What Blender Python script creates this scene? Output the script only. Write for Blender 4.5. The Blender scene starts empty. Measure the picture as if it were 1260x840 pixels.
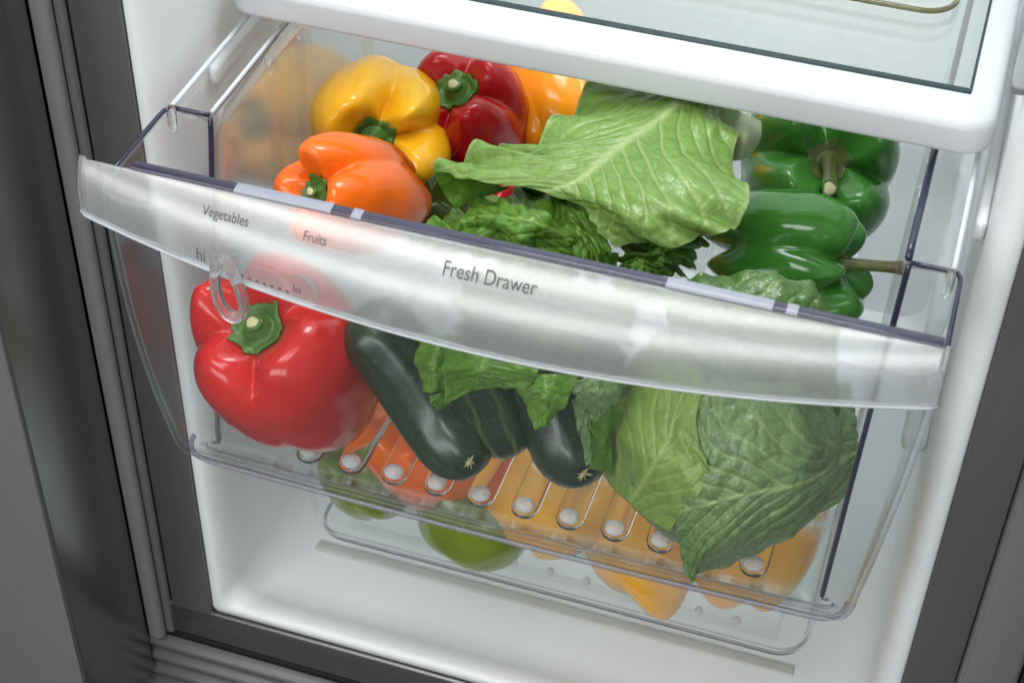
import bpy, math, random
import numpy as np
from mathutils import Matrix, Vector

# ------------------------------------------------------------------ camera
F = 2100.0; CX, CY = 630.0, 420.0
RC = np.array([[0.95074475, 0.30933085, 0.01997116],
               [0.22040599, -0.62931491, -0.74524086],
               [-0.21795783, 0.7129356, -0.66649622]])      # world -> camera (x right, y down, z forward)
CAM = np.array([0.18622021, -0.66589519, 0.93621631])
SC = bpy.context.scene
COL = SC.collection
cd = bpy.data.cameras.new('camera'); cam = bpy.data.objects.new('camera', cd); COL.objects.link(cam)
cam.matrix_world = Matrix(((RC[0, 0], -RC[1, 0], -RC[2, 0], CAM[0]),
                           (RC[0, 1], -RC[1, 1], -RC[2, 1], CAM[1]),
                           (RC[0, 2], -RC[1, 2], -RC[2, 2], CAM[2]), (0, 0, 0, 1)))
cd.sensor_width = 36; cd.lens = 60.0; cd.clip_start = 0.01; cd.clip_end = 50
cd.dof.use_dof = True; cd.dof.focus_distance = 0.93; cd.dof.aperture_fstop = 16
SC.camera = cam

# ------------------------------------------------------------------ light
W = bpy.data.worlds.new('World'); SC.world = W; W.use_nodes = True
bg = W.node_tree.nodes['Background']; bg.inputs[0].default_value = (0.95, 0.98, 1.0, 1); bg.inputs[1].default_value = 0.32

def area(name, loc, target, sx, sy, power, color=(1, 1, 1)):
    l = bpy.data.lights.new(name, 'AREA'); l.shape = 'RECTANGLE'; l.size = sx; l.size_y = sy
    l.energy = power; l.color = color
    o = bpy.data.objects.new(name, l); COL.objects.link(o)
    o.location = loc
    o.rotation_euler = (Vector(target) - Vector(loc)).to_track_quat('-Z', 'Y').to_euler()
    return o
area('softbox', (-0.35, -0.95, 1.85), (0.0, 0.02, 0.3), 1.4, 0.5, 15, (1, 0.99, 0.97))
area('strip_light', (-0.25, -1.45, 0.80), (0.0, 0.0, 0.30), 1.7, 0.42, 11, (1, 1, 1))
area('cabinet_lamp', (0.0, 0.17, 1.13), (0.0, 0.13, 0.3), 0.34, 0.24, 3.3, (0.95, 0.98, 1.0))
area('drawer_fill', (0.0, 0.25, 0.441), (0.0, 0.44, 0.22), 0.30, 0.06, 0.40, (0.97, 0.99, 1.0))  # added fill lamp, unseen, brightens the back of the drawer
SC.view_settings.view_transform = 'Standard'; SC.view_settings.look = 'None'
SC.view_settings.exposure = 0.32; SC.view_settings.gamma = 1.0
SC.render.engine = 'CYCLES'
cy = SC.cycles
cy.max_bounces = 20; cy.transparent_max_bounces = 40; cy.transmission_bounces = 16; cy.glossy_bounces = 6; cy.diffuse_bounces = 4
cy.use_denoising = True; cy.sample_clamp_indirect = 6.0

# ------------------------------------------------------------------ helpers
def ray(px, py):
    return RC.T @ np.array([(px - CX) / F, (py - CY) / F, 1.0])
def at(px, py, z):                      # point of the picture on the level z
    v = ray(px, py); return CAM + v * ((z - CAM[2]) / v[2])
def aty(px, py, y):
    v = ray(px, py); return CAM + v * ((y - CAM[1]) / v[1])
def ppm(p):                             # pixels per metre at p
    return F / (RC[2] @ (np.asarray(p) - CAM))
def proj(P):
    q = (np.asarray(P) - CAM) @ RC.T
    return np.stack([CX + F * q[..., 0] / q[..., 2], CY + F * q[..., 1] / q[..., 2]], -1)

def tag(o, label=None, cat=None, group=None, kind=None):
    if label: o['label'] = label
    if cat: o['category'] = cat
    if group: o['group'] = group
    if kind: o['kind'] = kind
    return o
def thing(name, loc, label, cat, group=None):
    o = bpy.data.objects.new(name, None); COL.objects.link(o); o.empty_display_size = 0.02
    o.location = Vector([float(c) for c in loc])
    return tag(o, label, cat, group)
def wloc(o):
    v = Vector((0, 0, 0))
    while o is not None:
        v += o.location; o = o.parent
    return v
def mesh_obj(name, verts, faces, mat, parent=None, smooth=True, uv=None, attrs=None, fmat=None, origin=None):
    """verts in world space; the object's origin is put at its parent's (or at origin)."""
    verts = np.asarray(verts, float)
    me = bpy.data.meshes.new(name)
    o = bpy.data.objects.new(name, me); COL.objects.link(o)
    if parent is not None:
        o.parent = parent
        off = np.array(wloc(parent))
    else:
        off = np.array(origin) if origin is not None else verts.mean(0)
        o.location = Vector([float(c) for c in off])
    me.from_pydata((verts - off).tolist(), [], [list(map(int, f)) for f in faces])
    for m in (mat if isinstance(mat, (list, tuple)) else [mat]): me.materials.append(m)
    if smooth: me.polygons.foreach_set('use_smooth', [True] * len(me.polygons))
    if fmat is not None: me.polygons.foreach_set('material_index', [int(i) for i in fmat])
    if uv is not None:
        l = me.uv_layers.new(name='UVMap'); uv = np.asarray(uv, float)
        idx = np.zeros(len(me.loops), dtype=np.int32); me.loops.foreach_get('vertex_index', idx)
        l.data.foreach_set('uv', uv[idx].ravel())
    for k, a in (attrs or {}).items():
        at_ = me.attributes.new(k, 'FLOAT', 'POINT'); at_.data.foreach_set('value', np.asarray(a, float).ravel())
    me.update()
    return o
def gridfaces(n, m, closed_m=False, off=0):
    f = []
    mm = m if closed_m else m - 1
    for i in range(n - 1):
        for j in range(mm):
            a = off + i * m + j; b = off + i * m + (j + 1) % m
            f.append((a, b, b + m, a + m))
    return f
def grid_obj(name, P, mat, parent, thick=0, rim=None, closed=False, uv=True, attrs=None, offset=0, bevel=0):
    n, m = P.shape[:2]
    U = None
    if uv:
        a, b = np.meshgrid(np.linspace(0, 1, n), np.linspace(0, 1, m), indexing='ij'); U = np.stack([a, b], -1).reshape(-1, 2)
    mats = [mat] + ([rim] if rim else [])
    o = mesh_obj(name, P.reshape(-1, 3), gridfaces(n, m, closed), mats, parent, uv=U, attrs=attrs)
    if thick:
        s = o.modifiers.new('solid', 'SOLIDIFY'); s.thickness = thick; s.offset = offset
        if rim: s.material_offset_rim = 1
    return o
def add_bevel(o, w, seg=3):
    b = o.modifiers.new('bevel', 'BEVEL'); b.width = w; b.segments = seg; b.limit_method = 'ANGLE'; b.angle_limit = math.radians(35)
    return o
def box(name, lo, hi, mat, parent, bev=0.0015, seg=3):
    x0, y0, z0 = lo; x1, y1, z1 = hi
    v = [(x0, y0, z0), (x1, y0, z0), (x1, y1, z0), (x0, y1, z0), (x0, y0, z1), (x1, y0, z1), (x1, y1, z1), (x0, y1, z1)]
    f = [(0, 3, 2, 1), (4, 5, 6, 7), (0, 1, 5, 4), (1, 2, 6, 5), (2, 3, 7, 6), (3, 0, 4, 7)]
    o = mesh_obj(name, v, f, mat, parent, smooth=bev > 0)
    if bev: add_bevel(o, bev, seg)
    return o
def tube_pts(path, rad, n=12, closed=False, squash=None):
    path = np.asarray(path, float); k = len(path); rad = np.broadcast_to(rad, (k,))
    if closed: T = np.roll(path, -1, 0) - np.roll(path, 1, 0)
    else: T = np.gradient(path, axis=0)
    T /= np.linalg.norm(T, axis=1)[:, None] + 1e-12
    up = np.array([0.0, 0, 1]) if abs(T[0, 2]) < .9 else np.array([1.0, 0, 0])
    N = np.cross(T[0], up); N /= np.linalg.norm(N)
    ring = []
    a = np.linspace(0, 2 * np.pi, n, endpoint=False)
    for i in range(k):
        N = N - T[i] * (N @ T[i]); N /= np.linalg.norm(N); B = np.cross(T[i], N)
        sx, sy = squash if squash else (1, 1)
        ring.append(path[i] + rad[i] * (sx * np.cos(a)[:, None] * N + sy * np.sin(a)[:, None] * B))
    return np.array(ring)
def tube(name, path, rad, mat, parent, n=12, closed=False, cap=True, squash=None):
    P = tube_pts(path, rad, n, closed, squash); k = len(P)
    v = P.reshape(-1, 3); f = gridfaces(k, n, True)
    if closed: f += [((k - 1) * n + j, (k - 1) * n + (j + 1) % n, (j + 1) % n, j) for j in range(n)]
    elif cap: f += [tuple(range(n))[::-1], tuple((k - 1) * n + j for j in range(n))]
    return mesh_obj(name, v, f, mat, parent)
def cr(P, t):
    """Catmull-Rom through P (k,...) at t in 0..1 (array)"""
    P = np.asarray(P, float); k = len(P)
    Q = np.concatenate([[2 * P[0] - P[1]], P, [2 * P[-1] - P[-2]]])
    s = np.clip(np.asarray(t), 0, 1) * (k - 1); i = np.minimum(s.astype(int), k - 2); x = (s - i)
    x = x.reshape(x.shape + (1,) * (P.ndim - 1))
    p0, p1, p2, p3 = Q[i], Q[i + 1], Q[i + 2], Q[i + 3]
    return 0.5 * (2 * p1 + (p2 - p0) * x + (2 * p0 - 5 * p1 + 4 * p2 - p3) * x ** 2 + (3 * p1 - p0 - 3 * p2 + p3) * x ** 3)
def snoise(X, seed, freq=1.0, octv=3):
    """smooth pseudo noise of points X (...,d): sums of sines with random directions"""
    r = np.random.RandomState(seed); X = np.asarray(X, float); d = X.shape[-1]; out = np.zeros(X.shape[:-1]); amp = 1
    for o in range(octv):
        for k in range(4):
            w = r.normal(size=d); w *= freq * (0.7 + 0.6 * r.rand()) / np.linalg.norm(w)
            out += amp * np.sin(X @ w * 6.283 + r.rand() * 6.283) / 4
        amp *= .5; freq *= 2
    return out

# ------------------------------------------------------------------ materials
def newmat(name):
    m = bpy.data.materials.new(name); m.use_nodes = True; nt = m.node_tree
    for n in list(nt.nodes): nt.nodes.remove(n)
    out = nt.nodes.new('ShaderNodeOutputMaterial')
    return m, nt, out
def nd(nt, typ, **kw):
    n = nt.nodes.new('ShaderNode' + typ)
    for k, v in kw.items():
        if k.startswith('i_'):
            key = k[2:]; key = int(key) if key.isdigit() else key.replace('_', ' ')
            n.inputs[key].default_value = v
        else: setattr(n, k, v)
    return n
def L(nt, a, b): nt.links.new(a, b)
def math_n(nt, op, a, b=None, clamp=False):
    n = nt.nodes.new('ShaderNodeMath'); n.operation = op; n.use_clamp = clamp
    for i, x in enumerate((a, b)):
        if x is None: continue
        if isinstance(x, (int, float)): n.inputs[i].default_value = x
        else: L(nt, x, n.inputs[i])
    return n.outputs[0]
def ramp(nt, fac, stops):
    r = nt.nodes.new('ShaderNodeValToRGB'); e = r.color_ramp.elements
    while len(e) < len(stops): e.new(0.5)
    for i, (p, c) in enumerate(stops): e[i].position = p; e[i].color = (*c, 1)
    L(nt, fac, r.inputs[0]); return r.outputs[0]
def coords(nt, kind='Object', scale=(1, 1, 1)):
    t = nt.nodes.new('ShaderNodeTexCoord'); mp = nt.nodes.new('ShaderNodeMapping'); mp.inputs['Scale'].default_value = scale
    L(nt, t.outputs[kind], mp.inputs[0]); return mp.outputs[0]
def noise(nt, vec, scale, detail=3, rough=.5):
    n = nd(nt, 'TexNoise', i_Scale=scale, i_Detail=detail, i_Roughness=rough); L(nt, vec, n.inputs['Vector']); return n.outputs[0]
def bump(nt, h, strength, dist):
    b = nd(nt, 'Bump', i_Strength=strength, i_Distance=dist); L(nt, h, b.inputs['Height']); return b.outputs[0]

def plain(name, col, rough=.4, metal=0, spec=.5, var=.04, scale=30, bumps=0.0):
    m, nt, out = newmat(name)
    p = nd(nt, 'BsdfPrincipled', i_Roughness=rough, i_Metallic=metal); p.inputs['Specular IOR Level'].default_value = spec
    v = coords(nt); n = noise(nt, v, scale, 4)
    lo = tuple(c * (1 - var) for c in col); hi = tuple(min(1, c * (1 + var)) for c in col)
    L(nt, ramp(nt, n, [(.3, lo), (.7, hi)]), p.inputs['Base Color'])
    if bumps: L(nt, bump(nt, noise(nt, v, scale * 12, 2), bumps, .0005), p.inputs['Normal'])
    L(nt, p.outputs[0], out.inputs[0]); return m
def steel(name, col, rough=.34, metal=.85, axis='z', amt=.25):
    m, nt, out = newmat(name)
    p = nd(nt, 'BsdfPrincipled', i_Roughness=rough, i_Metallic=metal)
    s = {'z': (2600, 2600, 14), 'x': (14, 2600, 2600), 'y': (2600, 14, 2600)}[axis]
    v = coords(nt, 'Object', s); n = noise(nt, v, 1.0, 3, .6)
    L(nt, ramp(nt, n, [(.3, tuple(c * (1 - amt) for c in col)), (.7, tuple(c * (1 + amt) for c in col))]), p.inputs['Base Color'])
    L(nt, math_n(nt, 'ADD', math_n(nt, 'MULTIPLY', n, .18), rough - .09), p.inputs['Roughness'])
    L(nt, bump(nt, n, .05, .0002), p.inputs['Normal'])
    L(nt, p.outputs[0], out.inputs[0]); return m

def clear(name, tint=(.97, .98, .98), haze=.03, rough=.03, ior_f0=.05, hazecol=(.8, .83, .85), bumpy=0.0, gloss=1.0):
    """thin clear sheet: straight-through transparency, Schlick reflection, a little milky scatter"""
    m, nt, out = newmat(name)
    tr = nd(nt, 'BsdfTransparent'); tr.inputs[0].default_value = (*tint, 1)
    gl = nd(nt, 'BsdfGlossy', i_Roughness=rough); gl.inputs[0].default_value = (gloss, gloss, gloss, 1)
    lw = nd(nt, 'LayerWeight', i_Blend=.5)
    f5 = math_n(nt, 'POWER', lw.outputs['Facing'], 5.0)
    fr = math_n(nt, 'ADD', math_n(nt, 'MULTIPLY', f5, 1 - ior_f0), ior_f0)
    df = nd(nt, 'BsdfDiffuse'); df.inputs[0].default_value = (*hazecol, 1)
    tl = nd(nt, 'BsdfTranslucent'); tl.inputs[0].default_value = (*hazecol, 1)
    h = nd(nt, 'MixShader', i_0=.5); L(nt, df.outputs[0], h.inputs[1]); L(nt, tl.outputs[0], h.inputs[2])
    a = nd(nt, 'MixShader', i_0=haze); L(nt, tr.outputs[0], a.inputs[1]); L(nt, h.outputs[0], a.inputs[2])
    b = nd(nt, 'MixShader'); L(nt, fr, b.inputs[0]); L(nt, a.outputs[0], b.inputs[1]); L(nt, gl.outputs[0], b.inputs[2])
    if bumpy:
        nn = bump(nt, noise(nt, coords(nt), 22, 2), bumpy, .002); L(nt, nn, gl.inputs['Normal'])
    L(nt, b.outputs[0], out.inputs[0]); return m
def glass(name, col=(1, 1, 1), rough=.02, ior=1.35):
    m, nt, out = newmat(name)
    p = nd(nt, 'BsdfPrincipled', i_Roughness=rough, i_IOR=ior); p.inputs['Base Color'].default_value = (*col, 1)
    p.inputs['Transmission Weight'].default_value = 1.0
    L(nt, p.outputs[0], out.inputs[0]); return m
def edge_plastic(name, col, through=.35, rough=.12):
    m, nt, out = newmat(name)
    p = nd(nt, 'BsdfPrincipled', i_Roughness=rough); p.inputs['Base Color'].default_value = (*col, 1)
    tr = nd(nt, 'BsdfTransparent'); tr.inputs[0].default_value = (.8, .8, .86, 1)
    mx = nd(nt, 'MixShader', i_0=through); L(nt, p.outputs[0], mx.inputs[1]); L(nt, tr.outputs[0], mx.inputs[2])
    L(nt, mx.outputs[0], out.inputs[0]); return m

M = {}
M['liner'] = plain('white_liner', (.72, .745, .755), .38, var=.015, scale=8, bumps=.05)
M['shelf_white'] = plain('shelf_white', (.47, .49, .505), .34, var=.01, scale=8)
M['strip'] = plain('floor_shadow_grey', (.46, .475, .445), .4)  # shade under the drawer, put into a colour
M['kfloor'] = plain('kitchen_floor', (.10, .098, .095), .45, var=.15, scale=12)
M['gap'] = plain('dark_gap', (.015, .015, .016), .6)
M['gasket'] = plain('gasket_rubber', (.20, .205, .21), .45)
M['frame_steel'] = steel('frame_steel', (.20, .20, .205), .42, .75, 'z', .08)
M['door_side'] = steel('door_side_steel', (.24, .245, .25), .31, .92, 'z', .05)
M['door_front'] = steel('door_front_steel', (.47, .47, .475), .36, .9, 'z', .06)
M['sill_steel'] = steel('sill_steel', (.17, .17, .175), .36, .85, 'x')
M['grille'] = plain('grille_grey', (.12, .122, .125), .38)
M['clear'] = clear('clear_plastic', haze=.035)
M['side'] = clear('side_plastic', haze=.13, ior_f0=.20, rough=.15, hazecol=(.72, .72, .71))
M['front'] = clear('front_plastic', haze=.007, rough=.04, ior_f0=.02, hazecol=(.75, .79, .80))
M['floorp'] = clear('floor_plastic', haze=.0, rough=.05, ior_f0=.008)
M['wellp'] = clear('well_plastic', haze=.02, rough=.06, ior_f0=.02, hazecol=(.7, .73, .74))
M['edge'] = edge_plastic('violet_edge', (.030, .028, .062), .12)  # violet of light caught inside clear edges, set as base colour
M['edge_soft'] = edge_plastic('grey_edge', (.32, .33, .37), .55)
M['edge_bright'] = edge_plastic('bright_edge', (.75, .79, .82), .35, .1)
M['glass'] = glass('clear_glass')
def whitened_glass(name='knob_plastic', white=.46, ior=1.12):
    m, nt, out = newmat(name)
    g = nd(nt, 'BsdfPrincipled', i_Roughness=.05, i_IOR=ior); g.inputs['Transmission Weight'].default_value = 1.0
    w = nd(nt, 'BsdfPrincipled', i_Roughness=.08); w.inputs['Base Color'].default_value = (.85, .88, .9, 1)
    nn = bump(nt, noise(nt, coords(nt), 420, 2), .8, .002)
    L(nt, nn, w.inputs['Normal'])
    mx = nd(nt, 'MixShader', i_0=white); L(nt, g.outputs[0], mx.inputs[1]); L(nt, w.outputs[0], mx.inputs[2]); L(nt, mx.outputs[0], out.inputs[0]); return m
M['knob'] = whitened_glass()  # white share drawn in for the sparkle on clear knobs
M['slider'] = whitened_glass('slider_plastic', .12, 1.28)
M['ribp'] = glass('rib_plastic', rough=.14, ior=1.15)
M['shelf_glass'] = clear('shelf_glass', tint=(.95, .97, .965), haze=.085, rough=.02, ior_f0=.05, hazecol=(.74, .80, .81))
M['glass_edge'] = plain('glass_edge', (.012, .03, .034), .35, spec=.3)
M['print'] = plain('grey_print', (.06, .06, .065), .5)
M['edge_grey'] = edge_plastic('dark_grey_edge', (.17, .18, .20), .4)
M['edge_glint'] = edge_plastic('glint_edge', (.42, .45, .52), .35, .15)  # white reflections on the handle's rim, put into the colour
M['bin_rim'] = edge_plastic('olive_rim', (.12, .11, .02), .3)

def frosted():
    m, nt, out = newmat('frosted_plastic')
    rf = nd(nt, 'BsdfRefraction', i_Roughness=.25, i_IOR=1.10); rf.inputs[0].default_value = (.96, .97, .97, 1)
    df = nd(nt, 'BsdfDiffuse'); df.inputs[0].default_value = (.80, .83, .84, 1)
    tl = nd(nt, 'BsdfTranslucent'); tl.inputs[0].default_value = (.80, .83, .84, 1)
    gl = nd(nt, 'BsdfGlossy', i_Roughness=.40)
    nn = bump(nt, noise(nt, coords(nt), 1800, 2), .12, .0004)
    for b in (rf, gl): L(nt, nn, b.inputs['Normal'])
    gs = nd(nt, 'BsdfGlossy', i_Roughness=.16); L(nt, nn, gs.inputs['Normal'])
    g_ = nd(nt, 'MixShader', i_0=.16); L(nt, gl.outputs[0], g_.inputs[1]); L(nt, gs.outputs[0], g_.inputs[2])
    h = nd(nt, 'MixShader', i_0=.55); L(nt, df.outputs[0], h.inputs[1]); L(nt, tl.outputs[0], h.inputs[2])
    a = nd(nt, 'MixShader', i_0=.18); L(nt, rf.outputs[0], a.inputs[1]); L(nt, h.outputs[0], a.inputs[2])
    lw = nd(nt, 'LayerWeight', i_Blend=.5)
    fr = math_n(nt, 'ADD', math_n(nt, 'MULTIPLY', math_n(nt, 'POWER', lw.outputs['Facing'], 5.0), .85), .15)
    b = nd(nt, 'MixShader'); L(nt, fr, b.inputs[0]); L(nt, a.outputs[0], b.inputs[1]); L(nt, g_.outputs[0], b.inputs[2])
    # the clear window under the slider: a capsule in the sheet's own coordinates is left unfrosted
    at_ = nd(nt, 'Attribute', attribute_name='window')
    win = ramp(nt, at_.outputs['Fac'], [(.46, (0, 0, 0)), (.54, (1, 1, 1))])
    tr = nd(nt, 'BsdfTransparent'); tr.inputs[0].default_value = (.86, .87, .88, 1)
    g2 = nd(nt, 'BsdfGlossy', i_Roughness=.05)
    t2 = nd(nt, 'MixShader', i_0=.10); L(nt, tr.outputs[0], t2.inputs[1]); L(nt, g2.outputs[0], t2.inputs[2])
    t3 = nd(nt, 'MixShader', i_0=.24); L(nt, t2.outputs[0], t3.inputs[1]); L(nt, h.outputs[0], t3.inputs[2])
    c = nd(nt, 'MixShader'); L(nt, win, c.inputs[0]); L(nt, b.outputs[0], c.inputs[1]); L(nt, t3.outputs[0], c.inputs[2])
    L(nt, c.outputs[0], out.inputs[0]); return m
M['frost'] = frosted()

def skin(name, col, col2, rough=.16, sss=.0, speck=0.0):
    m, nt, out = newmat(name)
    p = nd(nt, 'BsdfPrincipled', i_Roughness=rough); p.inputs['Coat Weight'].default_value = .16; p.inputs['Coat Roughness'].default_value = .10; p.inputs['Specular IOR Level'].default_value = .40
    v = coords(nt); n = noise(nt, v, 28, 4, .55)
    c = ramp(nt, n, [(.3, col2), (.62, col)])
    bl = noise(nt, v, 55, 3, .6); bm = nd(nt, 'MixRGB', blend_type='MULTIPLY'); bm.inputs[0].default_value = .8; L(nt, c, bm.inputs[1]); L(nt, ramp(nt, bl, [(.66, (1, 1, 1)), (.76, (.78, .80, .74))]), bm.inputs[2]); c = bm.outputs[0]
    if speck:
        s = noise(nt, v, 420, 2); sp = ramp(nt, s, [(.60, (0, 0, 0)), (.72, (speck, speck, speck))])
        mx = nd(nt, 'MixRGB', blend_type='ADD'); mx.inputs[0].default_value = 1; L(nt, c, mx.inputs[1]); L(nt, sp, mx.inputs[2]); c = mx.outputs[0]
    L(nt, c, p.inputs['Base Color'])
    if sss:
        p.inputs['Subsurface Weight'].default_value = sss; p.inputs['Subsurface Scale'].default_value = .008
        p.inputs['Subsurface Radius'].default_value = (1, .4, .2)
    vo = nd(nt, 'TexVoronoi', i_Scale=330.0); L(nt, v, vo.inputs['Vector'])
    pit = ramp(nt, vo.outputs['Distance'], [(.0, (0, 0, 0)), (.22, (1, 1, 1))])
    L(nt, bump(nt, math_n(nt, 'ADD', math_n(nt, 'MULTIPLY', pit, .12), math_n(nt, 'ADD', noise(nt, v, 260, 3), math_n(nt, 'MULTIPLY', noise(nt, v, 60, 2), 2.2))), .07, .0008), p.inputs['Normal'])
    L(nt, math_n(nt, 'ADD', math_n(nt, 'MULTIPLY', noise(nt, v, 90, 3), .12), rough - .05), p.inputs['Roughness'])
    L(nt, p.outputs[0], out.inputs[0]); return m
M['red'] = skin('red_skin', (.56, .018, .016), (.42, .010, .010), sss=.12)
M['darkred'] = skin('deep_red_skin', (.42, .008, .012), (.30, .006, .008), sss=.1)
M['yellow'] = skin('yellow_skin', (.90, .48, .014), (.84, .39, .008), rough=.21, sss=.15)
M['orange'] = skin('orange_skin', (.84, .155, .008), (.76, .115, .004), rough=.19, sss=.15)
M['amber'] = skin('amber_skin', (.84, .30, .008), (.78, .22, .004), sss=.15)
M['gold'] = skin('gold_skin', (.86, .42, .03), (.80, .34, .015))
M['green'] = skin('green_skin', (.055, .215, .030), (.028, .135, .016), rough=.13)
M['olive'] = skin('olive_skin', (.17, .25, .02), (.12, .19, .015), rough=.2)
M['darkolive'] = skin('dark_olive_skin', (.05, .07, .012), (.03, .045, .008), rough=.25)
M['stem'] = skin('stem_green', (.075, .17, .02), (.035, .10, .012), rough=.45)
M['stem_brown'] = skin('stem_brown', (.085, .155, .03), (.085, .050, .018), rough=.5)
M['stem_cut'] = skin('stem_cut', (.62, .58, .33), (.42, .38, .18), rough=.6)
M['scar'] = skin('blossom_scar', (.50, .47, .25), (.30, .26, .12), rough=.7)

def cuke_mat():
    m, nt, out = newmat('cucumber_skin')
    p = nd(nt, 'BsdfPrincipled', i_Roughness=.3); p.inputs['Coat Weight'].default_value = .2; p.inputs['Coat Roughness'].default_value = .2
    v = coords(nt); n = noise(nt, v, 40, 4)
    base = ramp(nt, n, [(.3, (.007, .020, .012)), (.7, (.014, .038, .018))])
    a = nd(nt, 'Attribute', attribute_name='stripe')
    sp = noise(nt, v, 500, 2); spk = ramp(nt, sp, [(.58, (0, 0, 0)), (.72, (.8, .8, .8))])
    mx = nd(nt, 'MixRGB'); L(nt, a.outputs['Fac'], mx.inputs[0]); L(nt, base, mx.inputs[1]); mx.inputs[2].default_value = (.12, .21, .035, 1)
    m2 = nd(nt, 'MixRGB'); L(nt, spk, m2.inputs[0]); L(nt, mx.outputs[0], m2.inputs[1]); m2.inputs[2].default_value = (.05, .09, .04, 1)
    L(nt, m2.outputs[0], p.inputs['Base Color'])
    L(nt, bump(nt, noise(nt, v, 220, 3), .12, .001), p.inputs['Normal'])
    L(nt, p.outputs[0], out.inputs[0]); return m
M['cuke'] = cuke_mat()

def leaf_mat(name, base, dark, vein, rough=.32, net=100, transl=.25, netamt=.5, bstr=.5, gloss=.4):
    m, nt, out = newmat(name)
    p = nd(nt, 'BsdfPrincipled', i_Roughness=rough); p.inputs['Specular IOR Level'].default_value = gloss
    ob = coords(nt); uvc = coords(nt, 'Object', (net, net, net))
    wob = nd(nt, 'MixRGB', blend_type='ADD'); wob.inputs[0].default_value = .35
    nz = nd(nt, 'TexNoise', i_Scale=60.0, i_Detail=2.0); L(nt, ob, nz.inputs['Vector'])
    L(nt, uvc, wob.inputs[1]); L(nt, nz.outputs['Color'], wob.inputs[2])
    vo = nd(nt, 'TexVoronoi', feature='DISTANCE_TO_EDGE', i_Scale=1.0); L(nt, wob.outputs[0], vo.inputs['Vector'])
    vo2 = nd(nt, 'TexVoronoi', feature='DISTANCE_TO_EDGE', i_Scale=3.1); L(nt, wob.outputs[0], vo2.inputs['Vector'])
    cell = math_n(nt, 'MINIMUM', math_n(nt, 'MULTIPLY', vo.outputs['Distance'], 4.0), 1.0)
    cell2 = math_n(nt, 'MINIMUM', math_n(nt, 'MULTIPLY', vo2.outputs['Distance'], 4.0), 1.0)
    n = noise(nt, ob, 26, 5, .6)
    c = ramp(nt, n, [(.28, dark), (.66, base)])
    d = nd(nt, 'MixRGB', blend_type='MULTIPLY'); d.inputs[0].default_value = netamt; L(nt, c, d.inputs[1])
    L(nt, ramp(nt, cell, [(.0, (.45, .5, .4)), (.55, (1, 1, 1))]), d.inputs[2])
    a = nd(nt, 'Attribute', attribute_name='vein')
    mx = nd(nt, 'MixRGB'); L(nt, a.outputs['Fac'], mx.inputs[0]); L(nt, d.outputs[0], mx.inputs[1]); mx.inputs[2].default_value = (*vein, 1)
    L(nt, mx.outputs[0], p.inputs['Base Color'])
    h = math_n(nt, 'ADD', cell, math_n(nt, 'MULTIPLY', cell2, .35))
    nn = bump(nt, math_n(nt, 'ADD', h, math_n(nt, 'MULTIPLY', noise(nt, ob, 150, 3), .6)), bstr, .0008)
    L(nt, nn, p.inputs['Normal'])
    tl = nd(nt, 'BsdfTranslucent'); L(nt, mx.outputs[0], tl.inputs[0])
    s = nd(nt, 'MixShader', i_0=transl); L(nt, p.outputs[0], s.inputs[1]); L(nt, tl.outputs[0], s.inputs[2])
    L(nt, s.outputs[0], out.inputs[0]); return m
M['leaf_light'] = leaf_mat('pale_lettuce_leaf', (.235, .40, .085), (.155, .31, .05), (.47, .58, .27), rough=.27, net=95, netamt=.30, bstr=.35, transl=.36, gloss=.5)
M['leaf_mid'] = leaf_mat('romaine_leaf', (.13, .29, .032), (.065, .18, .016), (.30, .44, .11), net=60, netamt=.45, bstr=.45)
M['leaf_dark'] = leaf_mat('dark_romaine_leaf', (.085, .21, .024), (.045, .13, .013), (.17, .29, .06), net=60, netamt=.45, bstr=.5)
M['cab_light'] = leaf_mat('pale_cabbage_leaf', (.22, .33, .075), (.14, .24, .045), (.38, .48, .17), net=120, netamt=.2, bstr=.25, transl=.12)
M['cab_dark'] = leaf_mat('blue_green_cabbage_leaf', (.165, .265, .105), (.095, .175, .055), (.33, .45, .18), net=95, netamt=.5, bstr=.55, transl=.1, rough=.3, gloss=.5)
M['cab_top'] = leaf_mat('dark_cabbage_leaf', (.085, .175, .042), (.045, .115, .022), (.26, .38, .13), net=80, netamt=.4, bstr=.45, transl=.1, rough=.28, gloss=.5)
M['pale'] = leaf_mat('pale_stalk', (.50, .58, .36), (.42, .52, .28), (.6, .65, .45), netamt=.05, bstr=.1)

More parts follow.
